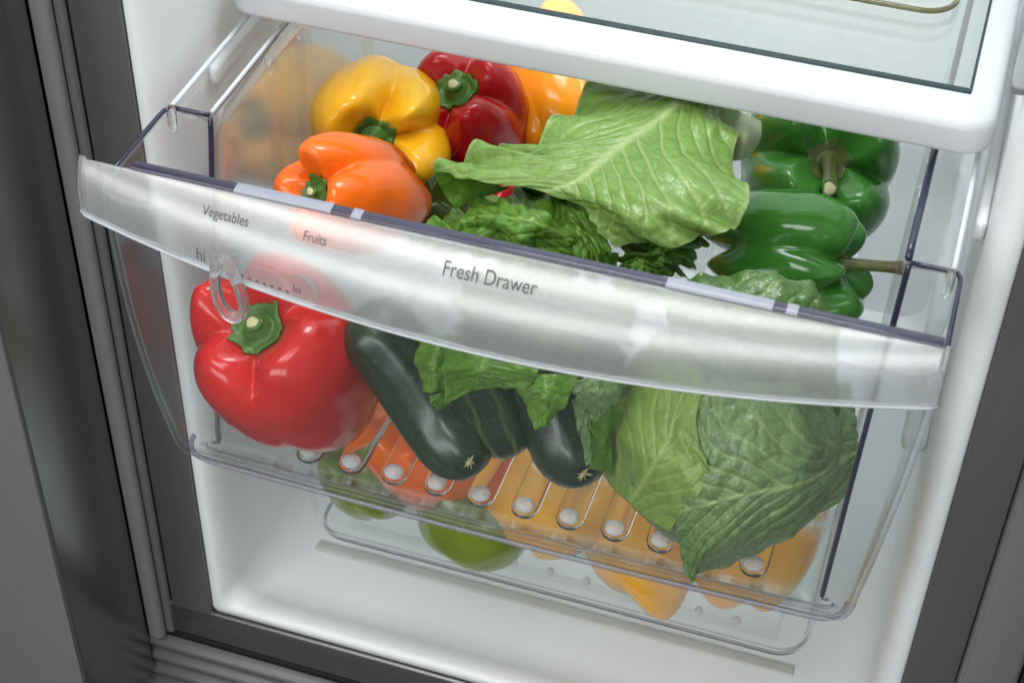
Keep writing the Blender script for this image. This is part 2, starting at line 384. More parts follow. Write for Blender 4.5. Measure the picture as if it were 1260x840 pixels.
# ------------------------------------------------------------------ refrigerator cabinet
FR = thing('refrigerator', (0, 0, 0), 'white lined open refrigerator compartment with dark steel frame and closed freezer door', 'refrigerator')
def liner_shell():
    """recessed box open to the front: rounded lip, walls, floor, back; path runs left wall - floor - right wall"""
    top = 1.15
    def ring(hx, zf, r, y, n=8):
        pts = [(-hx, y, z) for z in np.linspace(top, zf + r, 14)]
        for a in np.linspace(0, np.pi / 2, n)[1:]: pts.append((-hx + r - r * np.cos(a), y, zf + r - r * np.sin(a)))
        pts += [(x, y, zf) for x in np.linspace(-hx + r, hx - r, 26)[1:]]
        for a in np.linspace(0, np.pi / 2, n)[1:]: pts.append((hx - r + r * np.sin(a), y, zf + r - r * np.cos(a)))
        pts += [(hx, y, z) for z in np.linspace(zf + r, top, 14)[1:]]
        return pts
    rows = [ring(.2298, .0005, .004, .012), ring(.2298, .0005, .004, .001), ring(.2285, .0012, .005, -.0005), ring(.224, .006, .007, -.001),
            ring(.221, .0085, .010, .0002), ring(.2175, .0095, .014, .006), ring(.2155, .0085, .018, .012), ring(.2145, .006, .020, .018), ring(.2140, .003, .022, .026), ring(.2138, .002, .024, .04)]
    for y in np.linspace(.08, .42, 8): rows.append(ring(.2138 - .006 * (y - .04), .002, .024, y))
    rows.append(ring(.208, .006, .024, .445)); rows.append(ring(.195, .018, .022, .458))
    P = np.array(rows); o = grid_obj('liner', P, M['liner'], FR); return o
liner_shell()
box('back_wall', (-.2, .455, .01), (.2, .462, 1.16), M['liner'], FR, 0)
box('ceiling_panel', (-.235, .0, 1.15), (.235, .47, 1.16), M['liner'], FR, 0)
# steel front frame round the opening
box('left_stile', (-.2605, -.0022, -.0075), (-.2302, .05, 1.16), M['frame_steel'], FR, .0012)
box('right_stile', (.2302, -.0022, -.034), (.2585, .05, 1.16), M['frame_steel'], FR, .0012)
box('sill', (-.2645, -.0025, -.033), (.2300, .05, -.0012), M['sill_steel'], FR, .0025)
box('outer_trim', (.2590, -.012, -.12), (.2905, .05, 1.16), M['door_front'], FR, .004, 4)
box('cabinet_side', (.2915, -.01, -.12), (.31, .05, 1.16), M['gap'], FR, .002)
box('gap_filler', (-.60, .0008, -.034), (-.2607, .05, 1.16), M['gap'], FR, 0)  # dark filler added behind the door to block light through the gap
box('shadow_gap', (-.30, .004, -.13), (.29, .06, -.034), M['gap'], FR, 0)
KF = mesh_obj('kitchen_floor', [(-3, -3.5, -.262), (3, -3.5, -.262), (3, .1, -.262), (-3, .1, -.262)], [(0, 1, 2, 3)], M['kfloor'], None, smooth=False)
tag(KF, 'dark grey kitchen floor in front of the refrigerator', kind='structure')
# toe grille: horizontal slats
GR = mesh_obj('grille', *(lambda lo, hi: ([(lo[0], lo[1], lo[2]), (hi[0], lo[1], lo[2]), (hi[0], hi[1], lo[2]), (lo[0], hi[1], lo[2]), (lo[0], lo[1], hi[2]), (hi[0], lo[1], hi[2]), (hi[0], hi[1], hi[2]), (lo[0], hi[1], hi[2])],
              [(0, 3, 2, 1), (4, 5, 6, 7), (0, 1, 5, 4), (1, 2, 6, 5), (2, 3, 7, 6), (3, 0, 4, 7)]))((-.33, .0, -.26), (.26, .003, -.036)), M['gap'], FR, smooth=False)
for i in range(7):
    z = -.041 - i * .0165
    v = []
    prof = [(-.0005, 0), (-.007, -.0015), (-.0085, -.004), (-.0075, -.0068), (-.0005, -.0105)]
    P = np.array([[(x, y - .001, z + dz) for (y, dz) in prof] for x in np.linspace(-.33, .258, 30)])
    grid_obj('slat', P, M['grille'], GR)
# freezer door, closed, on the left: its side faces the opening
DR = box('freezer_door', (-.60, -.0885, -.0705), (-.2790, -.010, 1.16), [M['door_side']], FR, .0022, 4)
box('front_skin', (-.60, -.0900, -.069), (-.2805, -.0880, 1.159), M['door_front'], DR, .0009)
P = np.array([[(x, y, z) for (x, y) in [(-.2785, -.0095), (-.2725, -.0105), (-.2692, -.0085), (-.2680, -.005), (-.2692, -.002), (-.2735, -.0015), (-.2785, -.002)]] for z in np.linspace(-.0365, 1.15, 40)])
grid_obj('gasket', P, M['gasket'], DR)
P = np.array([[(x, y, z) for (x, y) in [(-.2680, -.0035), (-.2655, -.0045), (-.2630, -.0035), (-.2622, -.001)]] for z in np.linspace(-.033, 1.15, 40)])
grid_obj('gasket_lip', P, M['grille'], DR)
# moulded drawer guides on the liner's walls and a bracket high on the right
for s in (-1, 1):
    box('drawer_guide', (min(s * .2135, s * .2075), .05, .405), (max(s * .2135, s * .2075), .42, .418), M['liner'], FR, .003)
    box('drawer_guide', (min(s * .2135, s * .198), .10, .205), (max(s * .2135, s * .198), .42, .219), M['liner'], FR, .004)
box('floor_shadow', (-.184, .073, .0012), (.165, .082, .0034), M['strip'], FR, .0015)  # low grey strip standing in for the shadow under the drawer
BK = box('shelf_bracket', (.2070, .022, .5105), (.2142, .060, .80), M['gasket'], FR, .002)
box('bracket_cap', (.2065, .004, .5240), (.2142, .0175, .80), M['shelf_white'], BK, .003)

# ------------------------------------------------------------------ glass shelf
SH = thing('glass_shelf', (0, .24, .4455), 'glass shelf in a white rounded frame over the produce drawer', 'shelf')
def rrect(x0, x1, y0, y1, r, n=8):
    pts = []
    for cx_, cy_, a0 in ((x1 - r, y0 + r, -90), (x1 - r, y1 - r, 0), (x0 + r, y1 - r, 90), (x0 + r, y0 + r, 180)):
        for a in np.linspace(a0, a0 + 90, n): pts.append((cx_ + r * math.cos(math.radians(a)), cy_ + r * math.sin(math.radians(a))))
    return np.array(pts)
def shelf_frame():
    zb, zt = .4450, .4645
    rings = []
    def rg(inset, z, inner=False, r=.016):
        x0, x1, y0, y1 = (-.2065, .2065, .0645, .43) if not inner else (-.1915, .1915, .0905, .415)
        q = rrect(x0 + inset, x1 - inset, y0 + inset, y1 - inset, max(.0012, r - inset), 8) if not inner else rrect(x0, x1, y0, y1, .002, 8)
        return [(a, b, z) for a, b in q]
    rings = [rg(.012, zb), rg(.0015, zb), rg(.0003, zb + .001), rg(0, zb + .003), rg(0, zt - .006), rg(.0006, zt - .0035), rg(.0022, zt - .0015), rg(.005, zt - .0004), rg(.009, zt),
             rg(0, zt, True), rg(0, zt - .0035, True), rg(0, zb, True)]
    P = np.array(rings)
    o = mesh_obj('frame', P.reshape(-1, 3), gridfaces(len(P), P.shape[1], True), M['shelf_white'], SH)
    e = o.modifiers.new('es', 'EDGE_SPLIT'); e.split_angle = math.radians(50)
shelf_frame()
box('glass_pane', (-.1900, .0922, .4585), (.1900, .4135, .4625), M['shelf_glass'], SH, 0)
E_ = [M['glass_edge']]
box('pane_edge', (-.1912, .0902, .4590), (.1912, .0945, .4655), E_, SH, .0005)
box('pane_edge', (.1900, .0941, .4590), (.1914, .4140, .4655), E_, SH, .0005)
box('pane_edge', (-.1914, .0941, .4590), (-.1900, .4140, .4655), E_, SH, .0005)

# clear bin standing on the shelf, only its front corner in view
BN = thing('clear_bin', (.05, .27, .4656), 'clear bin with rounded front corner standing on the glass shelf', 'bin')
def bin_shell():
    rows = []
    for inset, z in ((.030, .4668), (.012, .4668), (.004, .468), (.001, .472), (0, .478), (-.002, .52), (-.004, .58)):
        q = rrect(-.165 + inset, .178 - inset, .154 + inset, .40 - inset, max(.004, .022 - inset), 8); rows.append([(a, b, z) for a, b in q])
    P = np.array(rows)
    o = mesh_obj('shell', P.reshape(-1, 3), gridfaces(len(P), P.shape[1], True), M['clear'], BN)
    q = rrect(-.160, .1735, .1585, .395, .018, 8)
    tube('bottom_rim', [(a, b, .4672) for a, b in q], .0016, M['bin_rim'], BN, 8, closed=True)
bin_shell()

# ------------------------------------------------------------------ produce drawer
DW = thing('produce_drawer', (0, .1, .05), 'clear plastic produce drawer pulled out, full of vegetables', 'drawer')
ZT = .430
# profile of the drawer's nose from the top down: z, front y, half width, y of the step behind it
NOSE = [(.446, -.0885, .2058, -.0085), (.430, -.0895, .2055, -.010), (.400, -.0910, .2045, -.017), (.350, -.0918, .2010, -.030), (.300, -.0890, .1965, -.041),
        (.265, -.0835, .1930, -.0495), (.250, -.0785, .1915, -.053), (.2425, -.0735, .1895, -.0545), (.2375, -.0680, .1865, -.055), (.2352, -.0610, .1815, -.0555)]
def nose_row(z, yf, hx, ys, inner, r):
    pts = [(-inner, ys), (-(inner + hx) / 2, ys)]
    for a in np.linspace(0, 90, 4): c = .004; pts.append((-hx + c - c * math.sin(math.radians(a)), ys - c + c * math.cos(math.radians(a))))
    for t in np.linspace(0, 1, 8)[1:-1]: pts.append((-hx, (ys - .004) * (1 - t) + (yf + r) * t))
    for a in np.linspace(0, 90, 8): pts.append((-hx + r - r * math.cos(math.radians(a)), yf + r - r * math.sin(math.radians(a))))
    for t in np.linspace(0, 1, 41)[1:-1]: x = (-hx + r) * (1 - t) + (hx - r) * t; pts.append((x, yf - .003 * (1 - (x / hx) ** 2)))
    k = len(pts)
    half = pts[:2 + 4 + 6 + 8]
    pts += [(-x, y) for x, y in half[::-1]]
    return [(x, y, z) for x, y in pts]
zz = np.linspace(0, 1, 46); NP = cr(np.array(NOSE), zz)
rows = []
for z, yf, hx, ys in NP:
    if z > ZT + .0002: continue
    rows.append(nose_row(z, yf, hx, ys, .1805 - (ZT - z) * .03, min(.014, max(.004, (ys - yf) * .4))))
rows.insert(0, nose_row(ZT, -.0895, .2055, -.010, .1805, .014))
P = np.array(rows)
grid_obj('front_panel', P, M['front'], DW, thick=.0028, rim=M['edge_soft'])
# moulded corner edges, the violet of trapped light put into their colour: where side walls meet the step
for s in (-1, 1):
    path = [(s * (.1808 - (ZT - z) * .03), ys - .0006, z) for z, yf, hx, ys in NP if z <= ZT + .001 and z > .2365]
    tube('corner_edge', [p for p in path if p[2] > .385], .0015, M['edge'], DW, 8)
    tube('corner_edge', [p for p in path if p[2] <= .392], .0013, M['edge_grey' if s < 0 else 'edge'], DW, 8)
    # top edge of the nose's cheek
    path = [(s * x, y, ZT + .0012) for x, y in [(.1815, -.0105), (.190, -.0105), (.1995, -.0105), (.2035, -.0115), (.2052, -.0145), (.2055, -.020), (.2055, -.04), (.2055, -.06), (.2055, -.078)]]
    tube('cheek_edge', path, .0012, M['edge'], DW, 8)
# side walls, top rails
def side_pts(s, y0, y1, ny=30):
    rows = []
    for z in np.linspace(ZT, .2375, 16):
        ys = np.interp(-z, [-q[0] for q in NOSE], [q[3] for q in NOSE])
        rows.append([(s * (.1805 - (ZT - z) * .03), y, z) for y in np.linspace(ys, y1, ny)])
    return np.array(rows)
for s in (-1, 1):
    grid_obj('side_wall', side_pts(s, 0, .395), M['side'], DW, thick=.0026, rim=M['edge_soft'])
    prof = [(.1795, .0002), (.1818, .0014), (.1836, .0012), (.1850, -.0002), (.1985, -.0004), (.2000, .0018), (.2015, .0024), (.2030, .0016), (.2036, -.004), (.2040, -.009)]
    P = np.array([[(s * x, y, ZT + .0022 + dz) for x, dz in prof] for y in np.linspace(-.0095, .40, 40)])
    grid_obj('rail', P, M['clear'], DW)
    tube('rail_bead', [(s * .2015, y, ZT + .0036) for y in np.linspace(-.012, .40, 30)], .0014, M['edge_bright'], DW, 8)
    tube('rail_clip', [(s * .2005, -.0135, .4345), (s * .2008, -.0150, .430), (s * .2008, -.0152, .424), (s * .2006, -.0150, .4195)], [.0022, .0026, .0026, .0018], M['glass'], DW, 10)
    tube('rail_edge', [(s * .1800, y, ZT + .0030) for y in np.linspace(-.010, .40, 30)], .0019 if s > 0 else .0012, M['edge' if s > 0 else 'edge_bright'], DW, 8)
    # two moulded flutes on each side wall
    for yy in (.06, .10, .2):
        tube('flute', [(s * (.1790 - (ZT - z) * .03), yy - (.43 - z) * .1, z) for z in np.linspace(.424, .245, 14)], .0035, M['clear'], DW, 10)
rows = [[(x, .395 + .004 * math.cos(x * 8), z) for x in np.linspace(-.18 + (ZT - z) * .03, .18 - (ZT - z) * .03, 30)] for z in np.linspace(.432, .2375, 12)]
grid_obj('back_wall', np.array(rows), M['clear'], DW, thick=.0026, rim=M['edge_soft'])
# ribbed floor: sheet, ribs ending in round knobs at the front
P = np.array([[(x, y, .2362 - .0006 * math.cos(x * 2 * math.pi / .0257)) for y in np.linspace(-.062, .394, 24)] for x in np.linspace(-.174, .174, 60)])
grid_obj('ribbed_floor', P, M['floorp'], DW, thick=.0022)
rr = None
for i in range(11):
    x = -.1207 + .0257 * i
    ys = np.concatenate([np.linspace(-.0425, .0, 10), np.linspace(.01, .38, 24)])
    ys = np.concatenate([[-.0565, -.0562, -.055, -.053, -.050, -.047], ys]); rad_ = np.full(len(ys), .0080); rad_[:6] = [.0006, .0024, .0048, .0066, .0077, .0080]
    rp = tube_pts([(x + .004 * (y + .05), y, .2395) for y in ys], rad_, 16); rp[:, :, 2] = .2395 + (rp[:, :, 2] - .2395) * .55
    rb = mesh_obj('rib', rp.reshape(-1, 3), gridfaces(len(ys), 16, True), M['ribp'], DW)
    n = 14; a = np.linspace(0, np.pi, 10); v = []
    for t in a:
        for q in np.linspace(0, 2 * np.pi, n, endpoint=False):
            v.append((x + .0058 * math.sin(t) * math.cos(q), -.0500 + .0052 * math.sin(t) * math.sin(q), .2428 + .0036 * math.cos(t)))
    mesh_obj('knob', v, gridfaces(10, n, True), M['knob'], rb)
# deep well under the floor
def well_row(z, hx, yf, r):
    pts = [(-hx, y) for y in np.linspace(.39, yf + r, 16)]
    for a in np.linspace(0, 90, 9)[1:]: pts.append((-hx + r - r * math.cos(math.radians(a)), yf + r - r * math.sin(math.radians(a))))
    pts += [(x, yf) for x in np.linspace(-hx + r, hx - r, 30)[1:]]
    for a in np.linspace(0, 90, 9)[1:]: pts.append((hx - r + r * math.sin(math.radians(a)), yf + r - r * math.cos(math.radians(a))))
    pts += [(hx, y) for y in np.linspace(yf + r, .39, 16)[1:]]
    return [(x, y, z) for x, y in pts]
rows = [well_row(*a) for a in ((.2335, .1755, .004, .02), (.20, .1745, .011, .02), (.16, .1735, .0195, .02), (.12, .1725, .028, .02), (.085, .1715, .036, .02), (.068, .1710, .0405, .02), (.060, .1695, .0435, .02),
                               (.054, .1660, .049, .019), (.0515, .1600, .056, .016), (.051, .150, .066, .012))]
grid_obj('well', np.array(rows), M['wellp'], DW, thick=.0024)
tube('well_edge', [p for p in well_row(.0555, .1685, .0455, .02)], .0014, M['edge_grey'], DW, 8)
box('well_floor', (-.151, .060, .0500), (.151, .385, .0520), M['wellp'], DW, 0)
for i in range(9):
    x = -.083 + .0257 * i
    n = 10; v = []
    for t in np.linspace(0, np.pi, 8):
        for q in np.linspace(0, 2 * np.pi, n, endpoint=False):
            v.append((x + .0030 * math.sin(t) * math.cos(q), .064 + .0030 * math.sin(t) * math.sin(q), .0555 + .0028 * math.cos(t)))
    mesh_obj('pale_dot', v, gridfaces(8, n, True), M['edge_bright'], DW)  # small pale dots in a row near the well's front
# bright lower front edge of the nose
path = []
for x in np.linspace(-1, 1, 50):
    hx = .1888; r = .014
    ax = abs(x) * (hx)
    if ax <= hx - r: path.append((math.copysign(ax, x), -.0728 - .003 * (1 - (ax / hx) ** 2), .2395))
pl = [(-hx + r - r * math.cos(math.radians(a)), -.0728 + r - r * math.sin(math.radians(a)), .2395) for a in np.linspace(0, 90, 8)]
path = [(-hx, -.058, .2395)] + pl + path + [(-x, y, z) for x, y, z in pl[::-1]] + [(hx, -.058, .2395)]
tube('lower_edge', path, .0016, M['edge_soft'], DW, 8)

# handle: frosted, bowed
def plan(u):
    """u -1..1 -> x, backward offset, bow"""
    hx, r = .2078, .005
    s = np.abs(u) * (hx - r + r * np.pi / 2 * .6)
    ang = np.clip((s - (hx - r)) / r, 0, np.pi / 2)
    x = np.where(s < hx - r, s, hx - r + r * np.sin(ang))
    back = np.where(s < hx - r, 0, r - r * np.cos(ang)) + np.clip(s - (hx - r + r * np.pi / 2), 0, 1)
    return np.sign(u) * x, back, 1 - (x / hx) ** 2
def HS(u, v, off=0.0):
    x, back, b = plan(np.asarray(u, float)); v = np.asarray(v, float)
    yb = -.1025 - .0175 * b; zb = .4285 - .0145 * b
    y = -.0955 + (yb + .0955) * (1 - (1 - v) ** 2.2) + back
    z = .4560 + (zb - .4560) * v ** 1.15
    P = np.stack([x + 0 * v, y, z], -1)
    ex = np.clip((np.abs(x) - (.2078 - .024)) / .024, 0, 1)
    z = z - .017 * (1 - np.sqrt(1 - .98 * ex ** 2)) * (1 - v) + .011 * (1 - np.sqrt(1 - .98 * ex ** 2)) * v
    k_ = (x + .2) / .4; y = y - .0010 - .0030 * k_; z = z - .0008 - .0032 * k_
    if off:
        e = 1e-3
        du = HS(u + e, v) - HS(u - e, v); dv = HS(u, v + e) - HS(u, v - e)
        n = np.cross(dv, du); n /= np.linalg.norm(n, axis=-1)[..., None] + 1e-12
        P = P + n * off
    return P
nu, nv = 420, 48
uu, vv = np.meshgrid(np.linspace(-1, 1, nu), np.linspace(0, 1, nv), indexing='ij')
HP = HS(uu, vv); HPX = proj(HP)
sgn = 1.0
tn = HS(np.array(0.0), np.array(.5), .01) - HS(np.array(0.0), np.array(.5))
if tn[1] > 0: sgn = -1.0                    # outward offset points to the front
# unfrosted window (capsule between the two end marks)
pa, pb = np.array([240., 326.]), np.array([368., 364.])
d = pb - pa; t = np.clip(((HPX - pa) @ d) / (d @ d), 0, 1); dist = np.linalg.norm(HPX - (pa + t[..., None] * d), axis=-1)
endb = np.minimum(np.linalg.norm(HPX - np.array([243., 332.]), axis=-1), np.linalg.norm(HPX - np.array([362., 366.]), axis=-1))
win = np.clip(.5 + np.maximum(17 - dist, 25 - endb) / 8, 0, 1)
HD = grid_obj('handle', HP, M['frost'], DW, thick=.0032, offset=(1 if sgn < 0 else -1) * 1.0, attrs={'window': win.ravel()})
us = np.linspace(-.995, .995, 120)
v = []; 
top = HS(us, np.zeros_like(us)); 
rs = us[(us > -.87) & (us < .985)]; top = HS(rs, np.zeros_like(rs))
P = np.stack([top + np.array(o_) for o_ in ((0, -.0006, .0000), (0, -.0004, .0008), (0, .0010, .0012), (0, .0052, .0012), (0, .0060, .0004), (0, .0060, -.004))], 1)
grid_obj('top_rim', P, M['edge'], HD)
def rim_glint(pa, pb):  # raised pale strips drawn in place of reflections on the clear rim
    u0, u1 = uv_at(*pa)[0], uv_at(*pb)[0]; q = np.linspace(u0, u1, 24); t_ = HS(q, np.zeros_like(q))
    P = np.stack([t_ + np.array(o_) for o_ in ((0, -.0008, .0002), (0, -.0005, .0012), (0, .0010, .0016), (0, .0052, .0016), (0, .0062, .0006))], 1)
    grid_obj('rim_glint', P, M['edge_glint'], HD)
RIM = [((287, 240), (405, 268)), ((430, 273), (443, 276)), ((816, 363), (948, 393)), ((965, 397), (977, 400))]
tube('bottom_rim', HS(us, np.ones_like(us)) + np.array([0, .0012, -.0006]), .0015, M['edge_bright'], HD, 8)

def uv_at(px, py):
    k = np.argmin(((HPX - np.array([px, py])) ** 2).sum(-1)); i, j = divmod(int(k), nv)
    return uu[i, j], vv[i, j]
for _a, _b in RIM: rim_glint(_a, _b)
def lettering(txt, p0, p1, mat, name='lettering', capw=None):
    """flat print laid on the curved handle from picture point p0 (baseline start) to p1 (baseline end)"""
    cu = bpy.data.curves.new('t', 'FONT'); cu.body = txt; cu.size = 1.0; cu.resolution_u = 6; cu.offset = 0.0
    to = bpy.data.objects.new('t', cu); COL.objects.link(to)
    bpy.context.view_layer.update()
    ev = to.evaluated_get(bpy.context.evaluated_depsgraph_get()); me = ev.to_mesh()
    V = np.array([v.co[:] for v in me.vertices]); Fc = [tuple(p.vertices) for p in me.polygons]
    ev.to_mesh_clear(); bpy.data.objects.remove(to); bpy.data.curves.remove(cu)
    w = V[:, 0].max(); u0, v0 = uv_at(*p0); u1, v1 = uv_at(*p1)
    a, b = HS(np.array([u0, u1]), np.array([v0, v1])); width = np.linalg.norm(b - a); k = width / w
    vm = .5 * (v0 + v1); um = .5 * (u0 + u1)
    dv = np.linalg.norm(HS(np.array(um), np.array(min(1, vm + .01))) - HS(np.array(um), np.array(vm - .01))) / (min(1, vm + .01) - vm + .01)
    f = V[:, 0] / w
    U = u0 + (u1 - u0) * f; Vv = v0 + (v1 - v0) * f - V[:, 1] * k * (capw or 1.0) / dv
    return mesh_obj(name, HS(U, np.clip(Vv, 0, 1.0), sgn * .0004), Fc, mat, HD, smooth=False)
lettering('Vegetables', (248, 264), (306, 279), M['print'], capw=1.25)
lettering('Fruits', (371, 296), (402, 303), M['print'], capw=1.25)
lettering('Fresh Drawer', (544, 337), (659, 364), M['print'], capw=1.25)
lettering('hi', (242, 317), (253, 321), M['print'], capw=1.2)
lettering('lo', (360, 358), (371, 362), M['print'], capw=1.1)
dots = []; df = []
for i in range(11):
    f_ = i / 10; u0, v0 = uv_at(262 + (354 - 262) * f_, 324 + (359 - 324) * f_)
    c = HS(np.array(u0), np.array(v0), sgn * .0005)
    b0 = len(dots)
    for q in np.linspace(0, 2 * np.pi, 8, endpoint=False): dots.append(c + .00085 * (math.cos(q) * np.array([1, 0, 0]) + math.sin(q) * np.array([0, -.3, .95])))
    df.append(tuple(range(b0, b0 + 8)))
mesh_obj('scale_dots', dots, df, M['print'], HD, smooth=False)
# slider: clear loop hanging over the handle's lower edge
u0, v0 = uv_at(283, 330); c = HS(np.array(u0), np.array(v0), sgn * .004)
tt = np.linspace(0, 2 * np.pi, 36, endpoint=False)
path = [c + np.array([.0066 * math.cos(q) * (1 - .28 * math.sin(q)), .0010 - .0030 * math.sin(q), -.010 + .0205 * math.sin(q)]) for q in tt]
tube('slider', path, .0036, M['slider'], HD, 16, closed=True, squash=(1.0, .7))

# ------------------------------------------------------------------ vegetables
def cam_dir(dx, dy, toward=None):
    """direction given as picture right / picture down / rest towards the camera"""
    z = -math.sqrt(max(0, 1 - dx * dx - dy * dy)) if toward is None else -toward
    v = RC.T @ np.array([dx, dy, z]); return v / np.linalg.norm(v)
def frame_of(axis, roll):
    z = axis / np.linalg.norm(axis); h = RC[0] if abs(z @ RC[0]) < .85 else RC[1]
    x = h - z * (h @ z); x /= np.linalg.norm(x); y = np.cross(z, x)
    c, s = math.cos(roll), math.sin(roll)
    return np.stack([c * x + s * y, -s * x + c * y, z], 1)      # columns
def pepper(name, mat, px, z, sdir, label, rad_px, len_px, lobes=4, roll=0.0, seed=1, taper=.25, groove=.16, dip=.30, stem='short', stemmat='stem', stem_len=.34, bend=0.0,
           stem_bend=(0, 0), grooves=None, group='bell peppers in the drawer', y=None, lobe_amp=.10, stem_dir=None, stem_scale=.8):
    c = at(px[0], px[1], z); k = 1.0 / ppm(c); R, Ln = rad_px * k, len_px * k
    axis = cam_dir(*sdir); B = frame_of(axis, roll); r = np.random.RandomState(seed)
    base = c.copy(); base[2] = c[2] - R
    root = thing(name, base, label, 'pepper', group)
    nt_, nth = 84, 140
    t = np.linspace(0.0001, .9999, nt_)[:, None]; th = np.linspace(0, 2 * np.pi, nth, endpoint=False)[None, :]
    phi = np.pi * t
    rho = np.sin(phi) ** .62; h = .5 * np.sign(np.cos(phi)) * np.abs(np.cos(phi)) ** .78
    if grooves is not None: lobes = len(grooves)
    g0 = np.radians(grooves) if grooves is not None else (np.arange(lobes) + r.uniform(-.12, .12, lobes)) * 2 * np.pi / lobes
    lobescale = 1 + r.uniform(-.10, .10, lobes)
    gv = np.zeros_like(th); ls = np.zeros_like(th); wsum = np.zeros_like(th); sh = np.zeros_like(th)
    top_h = r.uniform(-.06, .08, lobes); bot_h = r.uniform(-.07, .09, lobes)
    th_top = np.zeros_like(th); th_bot = np.zeros_like(th)
    for i in range(lobes):
        d = (th - g0[i] + np.pi) % (2 * np.pi) - np.pi
        w = .30 * 4 / lobes
        gv = np.maximum(gv, np.exp(-np.abs(d / w) ** 1.35))
        cen = g0[i] + (((g0[(i + 1) % lobes] - g0[i]) % (2 * np.pi)) / 2 if grooves is not None else np.pi / lobes); d2 = (th - cen + np.pi) % (2 * np.pi) - np.pi
        ww = np.exp(-(d2 / (1.5 / lobes * 1.4)) ** 2); ls += ww * lobescale[i]; wsum += ww; th_top += ww * top_h[i]; th_bot += ww * bot_h[i]
    ls /= wsum; th_top /= wsum; th_bot /= wsum
    gt = np.clip(1 - t / .55, 0, 1) ** 1.0 * 1.5 + .35 + np.clip((t - .6) / .4, 0, 1) ** 1.2 * 1.5
    prof = 1 - taper * np.clip(t - .12, 0, 1) ** 1.3
    rho2 = rho * ls * prof * (1 - groove * gv * gt) * (1 + .014 * snoise(np.stack([np.cos(th) + 0 * t, np.sin(th) + 0 * t, 2 * t + 0 * th], -1), seed + 6, 1.0, 3) + .02 * snoise(np.stack([np.cos(th) + 0 * t, np.sin(th) + 0 * t, 2 * t + 0 * th], -1), seed + 5, .35, 2))
    # dips at both ends, bulging lobes round them
    q = rho * (1 + 0 * th)
    top = (t < .5); bulge = np.exp(-((q - .62) / .30) ** 2)
    hh = h + 0 * th
    hh = hh + np.where(top, bulge * (lobe_amp * (1 - 1.6 * gv) + th_top) - dip * .55 * np.exp(-(q / .36) ** 2),
                       -bulge * (lobe_amp * (1 - 1.6 * gv) + th_bot) + dip * .45 * np.exp(-(q / .34) ** 2))
    X = rho2 * np.cos(th) * R + bend * R * (h + .5) ** 2; Y = rho2 * np.sin(th) * R; Z = hh * Ln
    Q = np.stack([X, Y, Z], -1)
    Wd = c + Q @ B.T
    V = Wd.reshape(-1, 3); f = gridfaces(nt_, nth, True)
    f += [tuple(range(nth))[::-1], tuple((nt_ - 1) * nth + j for j in range(nth))]
    mesh_obj('body', V, f, M[mat], root)
    if stem:
        h0 = float(hh[0].mean()) * Ln; ns = 48; a = np.linspace(0, 2 * np.pi, ns, endpoint=False)
        s_ = R * stem_scale
        # calyx hugs the shoulders (radius, lift over the skin), then the stalk rises from it
        if stem == 'short': cal = [(.33, .004), (.335, .045), (.29, .080), (.21, .105)]; stk = [(.15, .15), (.12, .20), (.110, stem_len), (.06, stem_len + .015)]
        else: cal = [(.34, .004), (.345, .03), (.28, .05), (.18, .075)]; stk = [(.15, .13), (.125, .25), (.115, stem_len * .6), (.125, stem_len * .85), (.145, stem_len), (.07, stem_len + .012)]
        rag = 1 + .11 * np.sin(5 * a + r.rand() * 6) + .07 * np.sin(9 * a + r.rand() * 6) + .06 * np.sin(14 * a + r.rand() * 6)
        kth = np.round(a / (2 * np.pi) * nth).astype(int) % nth
        rowt = int(nt_ * .40)
        def skin_h(rad):
            return np.array([np.interp(rad[j], rho2[:rowt, kth[j]] * R, hh[:rowt, kth[j]] * Ln) for j in range(ns)])
        ring = []
        for i, (pr, ph) in enumerate(cal):
            rr_ = pr * s_ * (1 + (rag - 1) * (1 - i / 3.5)); sm = skin_h(rr_)
            if i == 3: sm = sm * .4 + sm.mean() * .6
            ring.append(np.stack([rr_ * np.cos(a), rr_ * np.sin(a), sm + ph * s_], -1))
        hb = ring[-1][:, 2].mean()
        for i, (pr, ph) in enumerate(stk):
            rr_ = pr * s_ * (1 + .03 * np.sin(5 * a + 1) + .06 * np.sin(3 * a + 2) + .05 * np.sin(2 * a + i)); fb = (ph / stem_len) ** 2
            ring.append(np.stack([rr_ * np.cos(a) + stem_bend[0] * s_ * fb, rr_ * np.sin(a) + stem_bend[1] * s_ * fb, hb + (ph - .08) * s_ + 0 * a], -1))
        ring = np.array(ring)
        tq = np.linspace(0, 1, 48); ring = cr(ring, tq)
        mid = ring.mean(1, keepdims=True)
        ring = ring + (ring - mid) * (.05 * snoise(ring / R, seed + 9, 1.6, 2))[..., None]
        Wv = c + ring @ B.T
        st = mesh_obj('stem', Wv.reshape(-1, 3), gridfaces(48, ns, True), M[stemmat], root)
        e = Wv[-1]; cc = e.mean(0) + axis * .002 * (R / .05)
        e2 = Wv[-3]; nrm = np.concatenate([e2 + axis * .0004, [cc]])
        mesh_obj('cut_end', nrm, [(j, (j + 1) % ns, ns) for j in range(ns)], M['stem_cut'], st)
    return root

